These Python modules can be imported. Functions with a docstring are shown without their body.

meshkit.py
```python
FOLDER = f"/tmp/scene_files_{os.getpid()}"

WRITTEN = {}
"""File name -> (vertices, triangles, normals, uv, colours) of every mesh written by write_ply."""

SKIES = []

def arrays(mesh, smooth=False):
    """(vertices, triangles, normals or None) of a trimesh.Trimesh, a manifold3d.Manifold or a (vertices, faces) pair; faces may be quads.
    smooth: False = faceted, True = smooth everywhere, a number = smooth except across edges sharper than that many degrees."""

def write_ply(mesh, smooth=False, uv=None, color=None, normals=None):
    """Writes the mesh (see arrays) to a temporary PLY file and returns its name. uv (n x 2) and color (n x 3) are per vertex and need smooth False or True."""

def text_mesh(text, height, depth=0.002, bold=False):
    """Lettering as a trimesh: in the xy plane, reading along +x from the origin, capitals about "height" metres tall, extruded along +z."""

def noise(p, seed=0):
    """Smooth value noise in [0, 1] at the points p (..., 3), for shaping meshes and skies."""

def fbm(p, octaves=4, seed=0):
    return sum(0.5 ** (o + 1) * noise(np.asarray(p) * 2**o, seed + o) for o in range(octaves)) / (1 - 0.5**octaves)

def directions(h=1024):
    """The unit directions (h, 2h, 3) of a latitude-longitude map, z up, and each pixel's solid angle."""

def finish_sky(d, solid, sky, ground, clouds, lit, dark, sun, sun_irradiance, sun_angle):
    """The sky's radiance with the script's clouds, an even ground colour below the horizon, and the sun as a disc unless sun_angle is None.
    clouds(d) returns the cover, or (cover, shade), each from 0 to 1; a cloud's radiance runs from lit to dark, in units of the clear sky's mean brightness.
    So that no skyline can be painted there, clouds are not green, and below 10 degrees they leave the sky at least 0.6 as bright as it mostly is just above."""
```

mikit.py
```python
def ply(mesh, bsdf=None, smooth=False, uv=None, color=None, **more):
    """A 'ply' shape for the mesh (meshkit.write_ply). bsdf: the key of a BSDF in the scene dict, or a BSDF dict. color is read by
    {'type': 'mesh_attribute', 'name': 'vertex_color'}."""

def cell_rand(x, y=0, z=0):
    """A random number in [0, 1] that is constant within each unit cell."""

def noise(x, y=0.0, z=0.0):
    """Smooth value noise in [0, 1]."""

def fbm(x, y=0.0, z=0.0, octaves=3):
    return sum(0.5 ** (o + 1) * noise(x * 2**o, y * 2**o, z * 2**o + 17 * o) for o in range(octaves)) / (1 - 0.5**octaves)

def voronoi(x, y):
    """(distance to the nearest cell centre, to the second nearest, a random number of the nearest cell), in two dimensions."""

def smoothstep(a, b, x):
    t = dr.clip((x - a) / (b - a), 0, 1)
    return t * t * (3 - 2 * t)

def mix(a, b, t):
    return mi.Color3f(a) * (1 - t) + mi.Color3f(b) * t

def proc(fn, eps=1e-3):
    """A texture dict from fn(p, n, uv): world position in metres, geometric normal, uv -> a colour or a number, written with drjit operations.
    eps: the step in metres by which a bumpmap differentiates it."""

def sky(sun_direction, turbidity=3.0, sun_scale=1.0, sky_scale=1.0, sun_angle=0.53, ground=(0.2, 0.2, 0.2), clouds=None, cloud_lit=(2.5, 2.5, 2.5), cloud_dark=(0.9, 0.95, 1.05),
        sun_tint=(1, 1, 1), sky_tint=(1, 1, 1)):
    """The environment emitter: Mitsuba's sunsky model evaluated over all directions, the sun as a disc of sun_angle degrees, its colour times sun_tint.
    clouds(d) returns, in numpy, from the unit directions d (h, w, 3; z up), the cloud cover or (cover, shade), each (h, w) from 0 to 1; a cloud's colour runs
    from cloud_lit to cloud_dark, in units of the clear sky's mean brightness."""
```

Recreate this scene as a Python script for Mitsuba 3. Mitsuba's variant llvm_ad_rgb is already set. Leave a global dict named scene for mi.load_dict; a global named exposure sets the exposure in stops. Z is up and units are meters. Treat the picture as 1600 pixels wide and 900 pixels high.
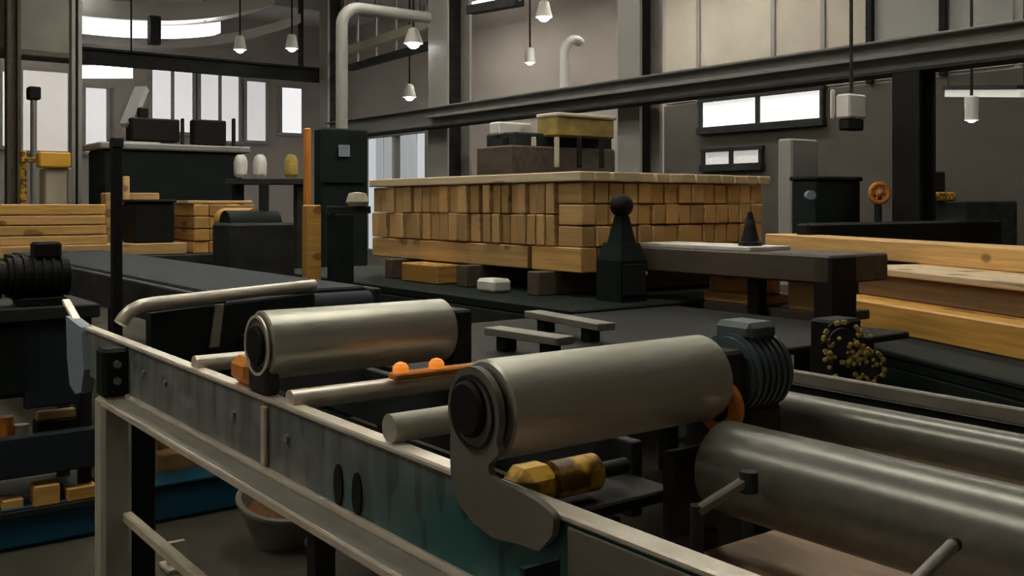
import math, random
import numpy as np, trimesh, drjit as dr, mitsuba as mi, mikit
import manifold3d as m3
from shapely.geometry import Polygon
from mikit import noise, fbm, cell_rand, smoothstep, mix, proc
T = mi.ScalarTransform4f
rng = random.Random(7)

# ---------------------------------------------------------------- camera, lights, exposure
# world: y runs along the foreground rail (away from the camera), x along the rollers, z up
F, HX, HY, H = 1550.0, 800.0, 320.0, 1.45            # focal length in pixels, vanishing point of the view axis, eye height
FWD, RGT = np.array([.5986, .8011]), np.array([.8011, -.5986])
exposure = 0.15
scene, labels = {}, {}
scene['camera'] = dict(type='perspective', fov=2*math.degrees(math.atan(800/F)), fov_axis='x',
                       principal_point_offset_x=0.0, principal_point_offset_y=(450-HY)/900.0,
                       to_world=T().look_at(origin=[0, 0, H], target=[FWD[0], FWD[1], H], up=[0, 0, 1]))
LAMP = [17.0, 16.3, 13.8]        # added strip lamps of the hall
DAY = [1.0, .99, 1.0]         # daylit panes

def C(px, py, Y):
    X = (px-HX)/F*Y
    p = FWD*Y+RGT*X
    return np.array([p[0], p[1], H-(py-HY)/F*Y])
def onz(px, py, z): return C(px, py, (H-z)*F/(py-HY))
def on_x(px, x):                                      # the y at which the view through pixel column px meets the plane x = const
    k = (px-HX)/F
    Y = x/(FWD[0]+RGT[0]*k)
    return FWD[1]*Y+RGT[1]*k*Y
def on_y(px, y):
    k = (px-HX)/F
    Y = y/(FWD[1]+RGT[1]*k)
    return FWD[0]*Y+RGT[0]*k*Y
def depth(x, y): return x*FWD[0]+y*FWD[1]

# ---------------------------------------------------------------- materials
def rgb(*c): return {'type': 'rgb', 'value': list(c)}
def M(name, col, rough=.5, metal=0.0, **k):
    scene['mat_'+name] = {'type': 'twosided', 'b': {'type': 'principled', 'base_color': rgb(*col) if isinstance(col, tuple) else proc(col), 'roughness': rough, 'metallic': metal, **k}}
def glow(c): return {'type': 'area', 'radiance': rgb(*c)}

def wood_fn(ax, ay):
    def fn(p, n, uv):
        a = p.x*ax+p.y*ay; b = p.x*ay-p.y*ax
        seed = uv.y*37.0
        g = fbm(a*1.6+seed, b*38+seed*3, p.z*38, 3)
        fine = noise(a*6+seed*7, b*140, p.z*140)
        end = smoothstep(.7, .9, dr.abs(n.x*ax+n.y*ay))
        cx, cz = b+.03*noise(seed), p.z+.1
        ring = .5+.5*dr.sin(dr.sqrt(cx*cx*.3+cz*cz)*520+seed*9+3*noise(b*20, p.z*20))
        t = dr.lerp(g*.75+fine*.25, .35+.3*ring*.6+.25*fine, end)
        knot = smoothstep(.80, .9, noise(a*4.5+seed*11, b*9+seed, p.z*9+seed))*(1-end)
        pale, warm = mi.Color3f(.70, .47, .23), mi.Color3f(.62, .33, .075)
        base = mix(pale, warm, uv.x)
        tone = .66+.44*cell_rand(seed*31.7, 5)
        c = base*(tone*(.55+.75*t))
        c = mix(c, mi.Color3f(.16, .075, .025), knot*.75)
        return mix(c, c*mi.Color3f(.8, .72, .6), end*.6)
    return fn
M('wood_x', wood_fn(1, 0), .55); M('wood_y', wood_fn(0, 1), .55); M('wood_skew', wood_fn(.3907, .9205), .5)

def steel_fn(p, n, uv):
    g = fbm(p.x*3+p.y*3, p.y*55-p.x*5, p.z*55, 3)
    s = noise(p.x*9, p.y*9, p.z*9)
    return mix((.33, .325, .27), (.52, .51, .44), g*.7+.3*s)
M('roller_steel', steel_fn, .38, .55, specular=.5)
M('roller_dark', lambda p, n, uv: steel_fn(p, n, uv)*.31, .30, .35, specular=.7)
def rail_fn(p, n, uv):
    v = noise(p.y*34, p.z*4, 3.0)
    w = smoothstep(.55, .8, fbm(p.y*9, p.z*16, p.x*9, 4))
    teal = smoothstep(1.80, 1.30, p.y+.30*(noise(p.y*12, p.z*5)-.5)+2.2*(p.z-.92))
    c = mix((.075, .088, .086), (.165, .18, .175), v*.6+.4*noise(p.y*7, p.z*30))
    c = mix(c, (.008, .085, .085), teal)
    c = mix(c, c*.35, smoothstep(.58, .72, noise(p.y*42, p.z*9, 8.0))*(.35+.5*teal))
    return mix(c, (.26, .27, .25), w*.45*(1-teal*.7))
M('rail_paint', rail_fn, .5)
M('bare_edge', lambda p, n, uv: mix((.60, .53, .43), (.90, .83, .73), fbm(p.y*14, p.z*20, p.x*14)), .35, .25)
M('grey_paint', lambda p, n, uv: mix((.15, .14, .115), (.24, .225, .19), fbm(p.x*8, p.y*8, p.z*5)), .5)
M('post_paint', lambda p, n, uv: mix((.30, .285, .24), (.42, .40, .34), fbm(p.x*8, p.y*8, p.z*5)), .5)
M('bracket_grey', lambda p, n, uv: mix((.11, .10, .082), (.17, .158, .13), fbm(p.x*12, p.y*12, p.z*12)), .6, specular=.3)
M('yellow_dull', lambda p, n, uv: mix((.10, .07, .02), (.36, .26, .06), fbm(p.x*6, p.y*6, p.z*6)), .6)
M('dark_steel', lambda p, n, uv: mix((.012, .0135, .014), (.034, .037, .038), fbm(p.x*7, p.y*7, p.z*9)), .65, specular=.2)
M('dark_green', lambda p, n, uv: mix((.005, .009, .008), (.013, .02, .018), fbm(p.x*5, p.y*5, p.z*5)), .7, specular=.15)
M('black', (.008, .008, .008), .65, specular=.2)
M('belt', (.017, .023, .031), .7, specular=.2)
M('blue_grey', lambda p, n, uv: mix((.03, .05, .06), (.085, .115, .13), fbm(p.x*14, p.y*14, p.z*14)), .5)
M('plate_blue', (.20, .25, .30), .5)
M('blue', (.010, .075, .13), .6, specular=.25)
M('yellow', lambda p, n, uv: mix((.10, .05, .008), (.60, .34, .03), smoothstep(.38, .6, fbm(p.x*24, p.y*24, p.z*24))), .45)
M('yellow_clean', (.75, .40, .04), .45)
M('orange', (.62, .22, .03), .5)
M('white', (.78, .77, .74), .5)
M('beige', (.46, .41, .31), .6)
M('brown_dust', lambda p, n, uv: mix((.10, .045, .02), (.24, .11, .05), noise(p.x*60, p.y*60, p.z*60)), .95)
M('board_brown', lambda p, n, uv: mix((.34, .21, .13), (.60, .43, .30), fbm(p.x*30, p.y*2.5, p.z*5, 4)), .6)
M('dark_brown', lambda p, n, uv: mix((.05, .036, .026), (.10, .075, .055), fbm(p.x*20, p.y*3, p.z*14)), .65)
M('dark_beam', lambda p, n, uv: mix((.11, .065, .028), (.20, .12, .055), fbm((p.x*.92-p.y*.39)*9, (p.x*.39+p.y*.92)*1.2, p.z*40)), .65)  # wood darkened to hold the shade on the right pile's front
M('sawdust', lambda p, n, uv: mix((.28, .19, .045), (.46, .36, .10), noise(p.x*80, p.y*80, p.z*80)), .95)
M('column', (.27, .26, .245), .5)
M('duct', lambda p, n, uv: mix((.13, .12, .10), (.19, .175, .15), fbm(p.x*2, p.y*2, p.z*2)), .6)
M('gantry', lambda p, n, uv: mix((.14, .14, .135), (.20, .20, .19), fbm(p.x*2, p.y*2, p.z*6)), .5)
M('wall_lower', lambda p, n, uv: mix((.06, .054, .047), (.10, .09, .08), fbm(p.x*1.2, p.y*1.2, p.z*1.2)), .8)
M('wall_plain', lambda p, n, uv: mix((.40, .36, .34), (.50, .455, .43), fbm(p.x*.8, p.y*.8, p.z*.5)), .8)
M('panel_beige', lambda p, n, uv: mix((.50, .45, .39), (.62, .56, .49), fbm(p.x*1.5, p.y*1.5, p.z*1.1)), .7)
M('panel_grey', (.36, .36, .355), .7)
M('ceiling', lambda p, n, uv: mix((.50, .47, .46), (.60, .57, .55), fbm(p.x*.5, p.y*.5)), .85)
M('floor', lambda p, n, uv: mix((.035, .032, .024), (.085, .077, .06), fbm(p.x*2.5, p.y*2.5, 0, 4)), .75, specular=.2)
M('curtain', (.55, .60, .62), .4)

# ---------------------------------------------------------------- mesh helpers
_bev = {}
def bbox(sx, sy, sz, b=.004):
    b = min(b, .3*min(sx, sy, sz))
    k = (round(sx, 4), round(sy, 4), round(sz, 4), round(b, 4))
    if k not in _bev:
        pts = []
        for i in (-1, 1):
            for j in (-1, 1):
                for l in (-1, 1):
                    x, y, z = i*sx/2, j*sy/2, l*sz/2
                    pts += [(x-i*b, y-j*b, z), (x-i*b, y, z-l*b), (x, y-j*b, z-l*b)]
        _bev[k] = trimesh.convex.convex_hull(np.array(pts))
    return _bev[k].copy()
def box(x0, x1, y0, y1, z0, z1, b=.004):
    m = bbox(abs(x1-x0), abs(y1-y0), abs(z1-z0), b); m.apply_translation([(x0+x1)/2, (y0+y1)/2, (z0+z1)/2]); return m
def cyl(p0, p1, r, n=32, r2=None):
    p0, p1 = np.array(p0, float), np.array(p1, float)
    L = np.linalg.norm(p1-p0)
    r2 = r if r2 is None else r2
    m = trimesh.creation.revolve(np.array([[0, 0], [r, 0], [r2, L], [0, L]]), sections=n)
    m.apply_transform(trimesh.geometry.align_vectors([0, 0, 1], (p1-p0)/L)); m.apply_translation(p0); return m
def lathe(prof, p0, axis, n=40):
    m = trimesh.creation.revolve(np.array(prof, float), sections=n)
    m.apply_transform(trimesh.geometry.align_vectors([0, 0, 1], np.array(axis, float))); m.apply_translation(p0); return m
def ball(c, r, sub=2):
    m = trimesh.creation.icosphere(sub, r); m.apply_translation(c); return m
def bar(p0, p1, w, h, b=.003):
    p0, p1 = np.array(p0, float), np.array(p1, float)
    d = p1-p0; L = np.linalg.norm(d); d /= L
    s = np.cross(d, [0, 0, 1.0]) if abs(d[2]) < .95 else np.array([1.0, 0, 0])
    s /= np.linalg.norm(s); u = np.cross(s, d)
    m = bbox(w, L, h, b); A = np.eye(4); A[:3, 0], A[:3, 1], A[:3, 2], A[:3, 3] = s, d, u, (p0+p1)/2
    m.apply_transform(A); return m
def tube(pts, r, n=12):
    pts = np.array(pts, float); ang = np.arange(n)*2*np.pi/n
    t = np.gradient(pts, axis=0); t /= np.linalg.norm(t, axis=1, keepdims=True)
    V, prev = [], None
    for p, d in zip(pts, t):
        a = np.cross(d, [0, 0, 1.0] if abs(d[2]) < .9 else [1.0, 0, 0]) if prev is None else prev-d*np.dot(prev, d)
        a /= np.linalg.norm(a); prev = a; bb = np.cross(d, a)
        V.append(p+r*(np.cos(ang)[:, None]*a+np.sin(ang)[:, None]*bb))
    V = np.vstack(V); k = len(pts); f = []
    for i in range(k-1):
        for j in range(n):
            a, b_, c, d = i*n+j, i*n+(j+1) % n, (i+1)*n+(j+1) % n, (i+1)*n+j
            f += [[a, b_, c], [a, c, d]]
    for j in range(1, n-1): f += [[0, j+1, j], [(k-1)*n, (k-1)*n+j, (k-1)*n+j+1]]
    m = trimesh.Trimesh(V, f, process=False)
    if m.volume < 0: m.invert()
    return m
def arc(c, r, a0, a1, u, v, n=12):
    return [np.array(c)+r*(math.cos(a)*np.array(u)+math.sin(a)*np.array(v)) for a in np.linspace(a0, a1, n)]
def prism_x(poly, x0, x1):                            # polygon in (y, z), extruded along x
    m = trimesh.creation.extrude_polygon(Polygon(poly), x1-x0, engine='earcut')
    A = np.array([[0, 0, 1, x0], [1, 0, 0, 0], [0, 1, 0, 0], [0, 0, 0, 1.0]]); m.apply_transform(A)
    if m.volume < 0: m.invert()
    return m
def cat(*ms): return trimesh.util.concatenate(list(ms))

def numbered(k):
    if k not in used: used.add(k); return k
    i = 1
    while f'{k}_{i:03d}' in used: i += 1
    k = f'{k}_{i:03d}'; used.add(k); return k
used = set()
def thing(name, label, category, group=None, kind=None):
    k = numbered(name); labels[k] = {'label': label}
    if category: labels[k]['category'] = category
    if group: labels[k]['group'] = group
    if kind: labels[k]['kind'] = kind
    return k
def part(t, name, mesh, mat, smooth=False, label=None, emit=None, uv=None, kind=None):
    k = numbered(f'{t}__{name}')
    more = {'emitter': glow(emit)} if emit else {}
    scene[k] = mikit.ply(mesh, 'mat_'+mat, smooth=smooth, **({'uv': uv} if uv is not None else {}), **more)
    if label or kind: labels[k] = {**({'label': label} if label else {}), **({'kind': kind} if kind else {})}
    return k
def one(name, mesh, mat, label, category, group=None, smooth=False, uv=None, emit=None, kind=None):
    k = thing(name, label, category, group, kind)
    more = {'emitter': glow(emit)} if emit else {}
    scene[k] = mikit.ply(mesh, 'mat_'+mat, smooth=smooth, **({'uv': uv} if uv is not None else {}), **more)
    return k
def wood(name, mesh, ax, hue, label, category='board', group=None):
    m = mesh; uv = np.tile([[hue, rng.random()]], (len(m.vertices), 1))
    return one(name, m, 'wood_'+ax, label, category, group, uv=uv)
def struct(name, mesh, mat, label, smooth=False, emit=None):
    return one(name, mesh, mat, label, None, kind='structure', smooth=smooth, emit=emit)

# ---------------------------------------------------------------- the hall
XW, YB, ZC = 15.4, 30.0, 7.3
X0, Y0 = -5.0, -7.0
struct('floor', box(X0, XW+.3, Y0, YB+.3, -.2, 0, .001), 'floor', 'dark dusty concrete hall floor')
struct('ceiling', box(X0, XW+.3, Y0, YB+.3, ZC, ZC+.2, .001), 'ceiling', 'grey hall ceiling')
struct('wall_left', box(X0-.3, X0, Y0, YB+.3, 0, ZC, .001), 'wall_plain', 'plain hall wall left of the frame')
struct('wall_front', box(X0, XW+.3, Y0-.3, Y0, 0, ZC, .001), 'wall_plain', 'plain hall wall behind the viewer')
wb = thing('wall_back', 'grey back wall of the hall with daylit panels', None, kind='structure')
part(wb, 'base_wall', box(X0, XW+.3, YB, YB+.3, 0, ZC, .001), 'wall_plain')
wr = thing('wall_right', 'long hall wall with light cladding sheets above a dark lower band', None, kind='structure')
part(wr, 'base_wall', box(XW, XW+.3, Y0, YB, 0, ZC, .001), 'wall_plain')
part(wr, 'lower_band', box(XW-.05, XW, Y0, on_x(1040, XW), 0, 3.55, .004), 'wall_lower', label='dark painted lower band')
seams = [1040, 1095, 1212, 1290, 1362, 1480, 1590, 1760]
for i, (a, b) in enumerate(zip(seams, seams[1:])):
    ya, yb = on_x(a, XW), on_x(b, XW)
    part(wr, 'cladding_sheet', box(XW-.06, XW-.005, yb+.04, ya-.04, 3.6, ZC-.02, .01), 'panel_grey' if i >= 4 else 'panel_beige')
for a in (1365, 1480):
    y = on_x(a, XW); part(wr, 'dark_joint_post', box(XW-.16, XW-.06, y-.06, y+.06, 3.55, ZC-.02, .01), 'black')
for a in (1095, 1212, 1290):
    y = on_x(a, XW); part(wr, 'joint_strip', box(XW-.10, XW-.06, y-.05, y+.05, 3.55, ZC-.02, .01), 'column')

# lit windows on the right wall
def wall_window(n, px0, px1, pyc, h, panes, rad, label, x=XW-.05):
    ya, yb = on_x(px0, x), on_x(px1, x)
    yc = (ya+yb)/2; zc = H-(pyc-HY)/F*depth(x, yc)
    t = thing(f'window_{n}', label, None, kind='structure')
    part(t, 'frame', cat(box(x-.10, x-.002, yb-.06, ya+.06, zc+h/2, zc+h/2+.07), box(x-.14, x-.002, yb-.06, ya+.06, zc-h/2-.14, zc-h/2),
                         *[box(x-.10, x-.002, y-.035, y+.035, zc-h/2, zc+h/2) for y in np.linspace(yb, ya, panes+1)]), 'dark_steel')
    ys = np.linspace(yb, ya, panes+1)
    for a, b in zip(ys, ys[1:]): part(t, 'pane', box(x-.04, x-.02, a+.04, b-.04, zc-h/2+.005, zc+h/2-.005, .002), 'white', emit=[v*rad for v in DAY])
wall_window(1, 1098, 1288, 172, .52, 2, .58, 'wide lit office window of two panes below the gantry beam')
wall_window(2, 1102, 1192, 246, .26, 2, .26, 'low lit strip window above the right end of the lumber stack')
# daylit panels of the back wall
def back_panel(n, px0, px1, py0, py1, rad, label, mull=1, col=(1, .99, 1.0)):
    y = YB-.02
    x0, x1 = on_y(px0, y), on_y(px1, y); Y = depth((x0+x1)/2, y)
    z0, z1 = H-(py1-HY)/F*Y, H-(py0-HY)/F*Y
    t = thing(f'window_{n}', label, None, kind='structure')
    part(t, 'frame', cat(box(x0-.1, x1+.1, y-.1, y, z1, z1+.1), box(x0-.1, x1+.1, y-.1, y, z0-.1, z0), *[box(x-.05, x+.05, y-.09, y, z0, z1) for x in np.linspace(x0, x1, mull+1)]), 'panel_grey')
    xs = np.linspace(x0, x1, mull+1)
    for a, b in zip(xs, xs[1:]): part(t, 'pane', box(a+.05, b-.05, y-.05, y-.03, z0+.005, z1-.005, .002), 'white', emit=[v*rad for v in col])
back_panel(3, 32, 108, 112, 236, .34, 'beige daylit panel of the back wall at the left edge', 1, (1, .92, .84))
back_panel(4, 130, 168, 138, 238, .48, 'narrow pale panel just right of the left column')
back_panel(5, 234, 302, 110, 206, .50, 'pale panel above the black machine parts', 2)
back_panel(6, 310, 374, 118, 220, .46, 'grey panel with mullions right of the black machine parts', 2)
back_panel(7, 382, 416, 128, 220, .42, 'slim grey panel between the two wider ones')
back_panel(8, 437, 472, 138, 208, .72, 'bright white panel nearest the curved pipe')
back_panel(9, 0, 14, 112, 228, .45, 'pale strip at the very left edge of the back wall')
# strip curtain doorway in the right wall near the corner
t = thing('door_1', 'doorway hung with pale plastic strips behind the far column', None, kind='structure')
xs_ = XW-.02
ya, yb = on_x(578, xs_), on_x(668, xs_)
part(t, 'frame', cat(box(xs_-.1, xs_, yb-.1, ya+.1, 3.55, 3.7), box(xs_-.1, xs_, ya, ya+.1, 0, 3.55), box(xs_-.1, xs_, yb-.1, yb, 0, 3.55)), 'column')
N = 7
for i in range(N):
    a = yb+(ya-yb)*i/N; b = yb+(ya-yb)*(i+1)/N
    if i in (3,): continue
    part(t, 'curtain_strip', box(xs_-.06-.012*(i % 2), xs_-.04-.012*(i % 2), a+.02, b-.02, .05, 3.55, .004), 'curtain', emit=[v*(.42 if i in (0, 6) else .22) for v in (.93, 1, 1.05)])
# ceiling trim: purlins
for i, y in enumerate((14.0, 18.0, 22.0, 26.0)):
    struct(f'trim_{i+1}', box(X0, XW, y-.09, y+.09, ZC-.3, ZC, .01), 'column', f'steel roof purlin under the hall ceiling, number {i+1} from the camera' if i else 'steel roof purlin nearest the camera')

# ---------------------------------------------------------------- lamps of the hall
def added_strip_lamp(x, y0, y1, z, label):                   # fixtures added above the frame to light the hall, up and down
    t = thing('added_strip_lamp', label, 'lamp', 'added strip lamps along the hall ceiling')
    part(t, 'housing', box(x-.25, x+.25, y0, y1, z, z+.12, .01), 'white')
    part(t, 'diffuser', box(x-.22, x+.22, y0+.03, y1-.03, z-.03, z-.001, .005), 'white', emit=LAMP)
    part(t, 'added_uplight', box(x-.18, x+.18, y0+.05, y1-.05, z+.121, z+.135, .003), 'white', emit=[v*.36 for v in LAMP])  # upward glow added to brighten the ceiling and upper walls
    for y in (y0+.4, y1-.4): part(t, 'hanger', cyl([x, y, z+.135], [x, y, ZC], .015, 8), 'dark_steel')
for x, y0, y1 in ((-1.6, 1.5, 5.5), (3.4, 1.5, 5.0), (2.6, 6.0, 11.5), (6.5, 6.5, 11.5), (11.4, 3, 8), (8.6, 12.5, 16), (13.4, 11, 16), (13.4, 18, 22), (5.2, 14, 18), (5.0, 24.0, 28.0)):
    added_strip_lamp(x, y0, y1, 6.2 if y0 < 23 else 6.95, 'added strip lamp above the frame, put in to light the hall')
def bay_lamp(px, py, Y, r, label, tilt=0):
    p = C(px, py, Y)
    t = thing('high_bay_lamp', label, 'lamp', 'round high bay lamps')
    part(t, 'shade', lathe([[.04, .32], [.09, .30], [r*.9, .06], [r, 0], [r*.94, 0], [r*.8, .06], [.05, .26]], p, [0, 0, 1], 28), 'white', smooth=30)
    part(t, 'bulb', ball(p+[0, 0, .03], r*.72, 2), 'white', smooth=True, emit=[7, 7, 6.6])
    part(t, 'cable', cyl(p+[0, 0, .3], [p[0], p[1], ZC], .02, 8), 'black')
bay_lamp(850, 27, 19, .17, 'round bright lamp hanging highest, between the two middle columns')
bay_lamp(646, 68, 20, .20, 'round bright lamp beside the roof beam left of the second column')
bay_lamp(640, 152, 24, .17, 'round glow drawn for a bright reflection above the left end of the gantry beam')  # glowing ball stands in for a reflection, hung like the lamps
bay_lamp(375, 78, 22, .15, 'round bright lamp over the crane rail, left one of a close pair')
bay_lamp(456, 76, 22, .15, 'round bright lamp over the crane rail, right one of a close pair')
bay_lamp(1518, 188, 13, .09, 'small lamp under the gantry beam at the right edge')
bay_lamp(828, 98, 21, .12, 'dim round glow drawn for a reflection left of the silver pipe elbow')  # a reflection, drawn as one more hanging glow

# curved ceiling light band with two lenses at the upper left
t = thing('curved_ceiling_light', 'sweeping curved light band with white lenses under the ceiling at the upper left', 'lamp')
def band(pts, dz, dy):
    P = np.array(pts); n = len(P)
    V = np.vstack([P+[0, 0, dz/2], P+[0, dy, dz/2], P+[0, dy, -dz/2], P+[0, 0, -dz/2]])
    f = []
    for i in range(n-1):
        for k in range(4):
            a, b = k*n+i, ((k+1) % 4)*n+i
            f += [[a, a+1, b+1], [a, b+1, b]]
    for i in (0, n-1): q = [k*n+i for k in range(4)]; f += [[q[0], q[1], q[2]], [q[0], q[2], q[3]]]
    m = trimesh.Trimesh(V, f, process=False); m.fix_normals(); return m
def curve(pxs, fy, Y): return [C(x, fy(x), Y) for x in pxs]
low = lambda x: 52-26*((x-260)/170)**2 if x > 260 else 52-9*((x-260)/140)**2
part(t, 'upper_shell', band(curve(np.linspace(60, 430, 30), lambda x: low(x)-34, 23.2), .42, 1.2), 'white', smooth=30)
part(t, 'lower_shell', band(curve(np.linspace(60, 470, 30), lambda x: low(x)+16, 23.2), .22, 1.0), 'ceiling', smooth=30)
part(t, 'lens', band(curve(np.linspace(100, 234, 16), lambda x: low(x)-8, 23.3), .42, .5), 'white', smooth=30, emit=[.8, .8, .82])
part(t, 'lens', band(curve(np.linspace(250, 345, 16), lambda x: low(x)-3, 23.3), .27, .5), 'white', smooth=30, emit=[.95, .95, .97])
part(t, 'divider', box(*sum(([c-.12, c+.12] for c in C(241, 46, 23.1)[:2]), []), C(241, 46, 23.1)[2]-.35, C(241, 46, 23.1)[2]+.3), 'dark_steel')
for px in (150, 320): p = C(px, 20, 23.6); part(t, 'hanger', cyl([p[0], p[1], p[2]-.2], [p[0], p[1], ZC], .03, 8), 'dark_steel')
for px0, px1, py0, py1, lab in ((118, 165, 66, 84, 'short bright light strip above the crane rail beside the left column'), (118, 205, 106, 119, 'long bright light strip just below the crane rail beside the left column')):
    Yl = 24 if py0 < 90 else 22.5
    a, b = C(px0, (py0+py1)/2, Yl), C(px1, (py0+py1)/2, Yl)
    t = thing('light_strip', lab, 'lamp')
    part(t, 'housing', bar(a+[0, 0, .2], b+[0, 0, .2], .25, .12), 'column'); part(t, 'tube', bar(a, b, .2, .26), 'white', emit=[2.2, 2.2, 2.1])
    for q in (a, b): part(t, 'hanger', cyl(q+[0, 0, .2], [q[0], q[1], ZC], .02, 8), 'dark_steel')
a, b = C(1482, 146, 14.2), C(1600, 146, 12.6)
t = thing('light_strip', 'pale wall light strip under the gantry beam at the right edge', 'lamp')
part(t, 'housing', bar(a+[0, 0, .08], b+[0, 0, .08], .2, .06), 'dark_steel'); part(t, 'tube', bar(a, b, .12, .10), 'white', emit=[.3, .29, .27])
part(t, 'hanger', cyl(a+[0, 0, .08], [a[0], a[1], ZC], .012, 8), 'dark_steel'); part(t, 'hanger', cyl(b+[0, 0, .08], [b[0], b[1], ZC], .012, 8), 'dark_steel')

def blk(px0, px1, py0, py1, Y, r=.5, z0=None, b=.02):
    W = (px1-px0)/F*Y; sy = r*W; sx = (W-.6*sy)/.8
    c = C((px0+px1)/2, 300, Y); zz1 = H-(py0-HY)/F*Y; zz0 = H-(py1-HY)/F*Y if z0 is None else z0
    return box(c[0]-sx/2, c[0]+sx/2, c[1]-sy/2, c[1]+sy/2, zz0, zz1, b)
# ---------------------------------------------------------------- gantry and columns
XG, ZG = 10.43, H+1.9
t = thing('gantry_beam', 'long dark grey steel gantry beam rising across the picture to the right', 'beam')
part(t, 'web', box(XG-.04, XG+.04, 1.0, 21.0, ZG-.36, ZG-.03), 'gantry')
part(t, 'top_flange', box(XG-.17, XG+.17, 1.0, 21.0, ZG-.03, ZG, .006), 'gantry')
part(t, 'bottom_flange', box(XG-.17, XG+.17, 1.0, 21.0, ZG-.40, ZG-.36, .006), 'dark_steel')
part(t, 'cable_tray', box(XG-.22, XG-.045, 1.0, 16.5, ZG-.22, ZG-.17, .006), 'gantry')
def hcolumn(x, y, w, d, z1, label, mats=('column', 'dark_steel'), z0=0):
    t = thing('steel_column', label, 'column')
    part(t, 'flange', box(x-d/2, x-d/2+.06, y-w/2, y+w/2, z0, z1, .006), mats[0])
    part(t, 'flange', box(x+d/2-.06, x+d/2, y-w/2, y+w/2, z0, z1, .006), mats[0])
    part(t, 'web', box(x-d/2+.06, x+d/2-.06, y-.04, y+.04, z0, z1, .004), mats[1])
    part(t, 'base_plate', box(x-d/2-.1, x+d/2+.1, y-w/2-.1, y+w/2+.1, 0, .04), mats[1])
hcolumn(XG+.55, on_x(1000, XG+.55), .5, .5, ZC, 'steel column rising through the frame behind the lumber stack', ('column', 'black'))
hcolumn(XG+.55, on_x(703, XG+.55), .7, .6, ZC, 'broad steel column left of the lumber stack middle')
hcolumn(XG+.55, on_x(520, XG+.55), .45, .5, ZC, 'grey steel column beside the curved pipe, at the left end of the gantry beam')
hcolumn(XG+.0, on_x(1428, XG), .34, .34, ZG-.40, 'black steel post under the gantry beam near the right edge', ('black', 'column'))
p = C(20, 300, 17); hcolumn(p[0], p[1], .22, .22, ZC, 'dark brown column at the left edge', ('dark_brown', 'dark_brown'))
p = C(118, 300, 16); hcolumn(p[0], p[1], .18, .16, ZC, 'grey column left of the narrow pale panel')
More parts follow.
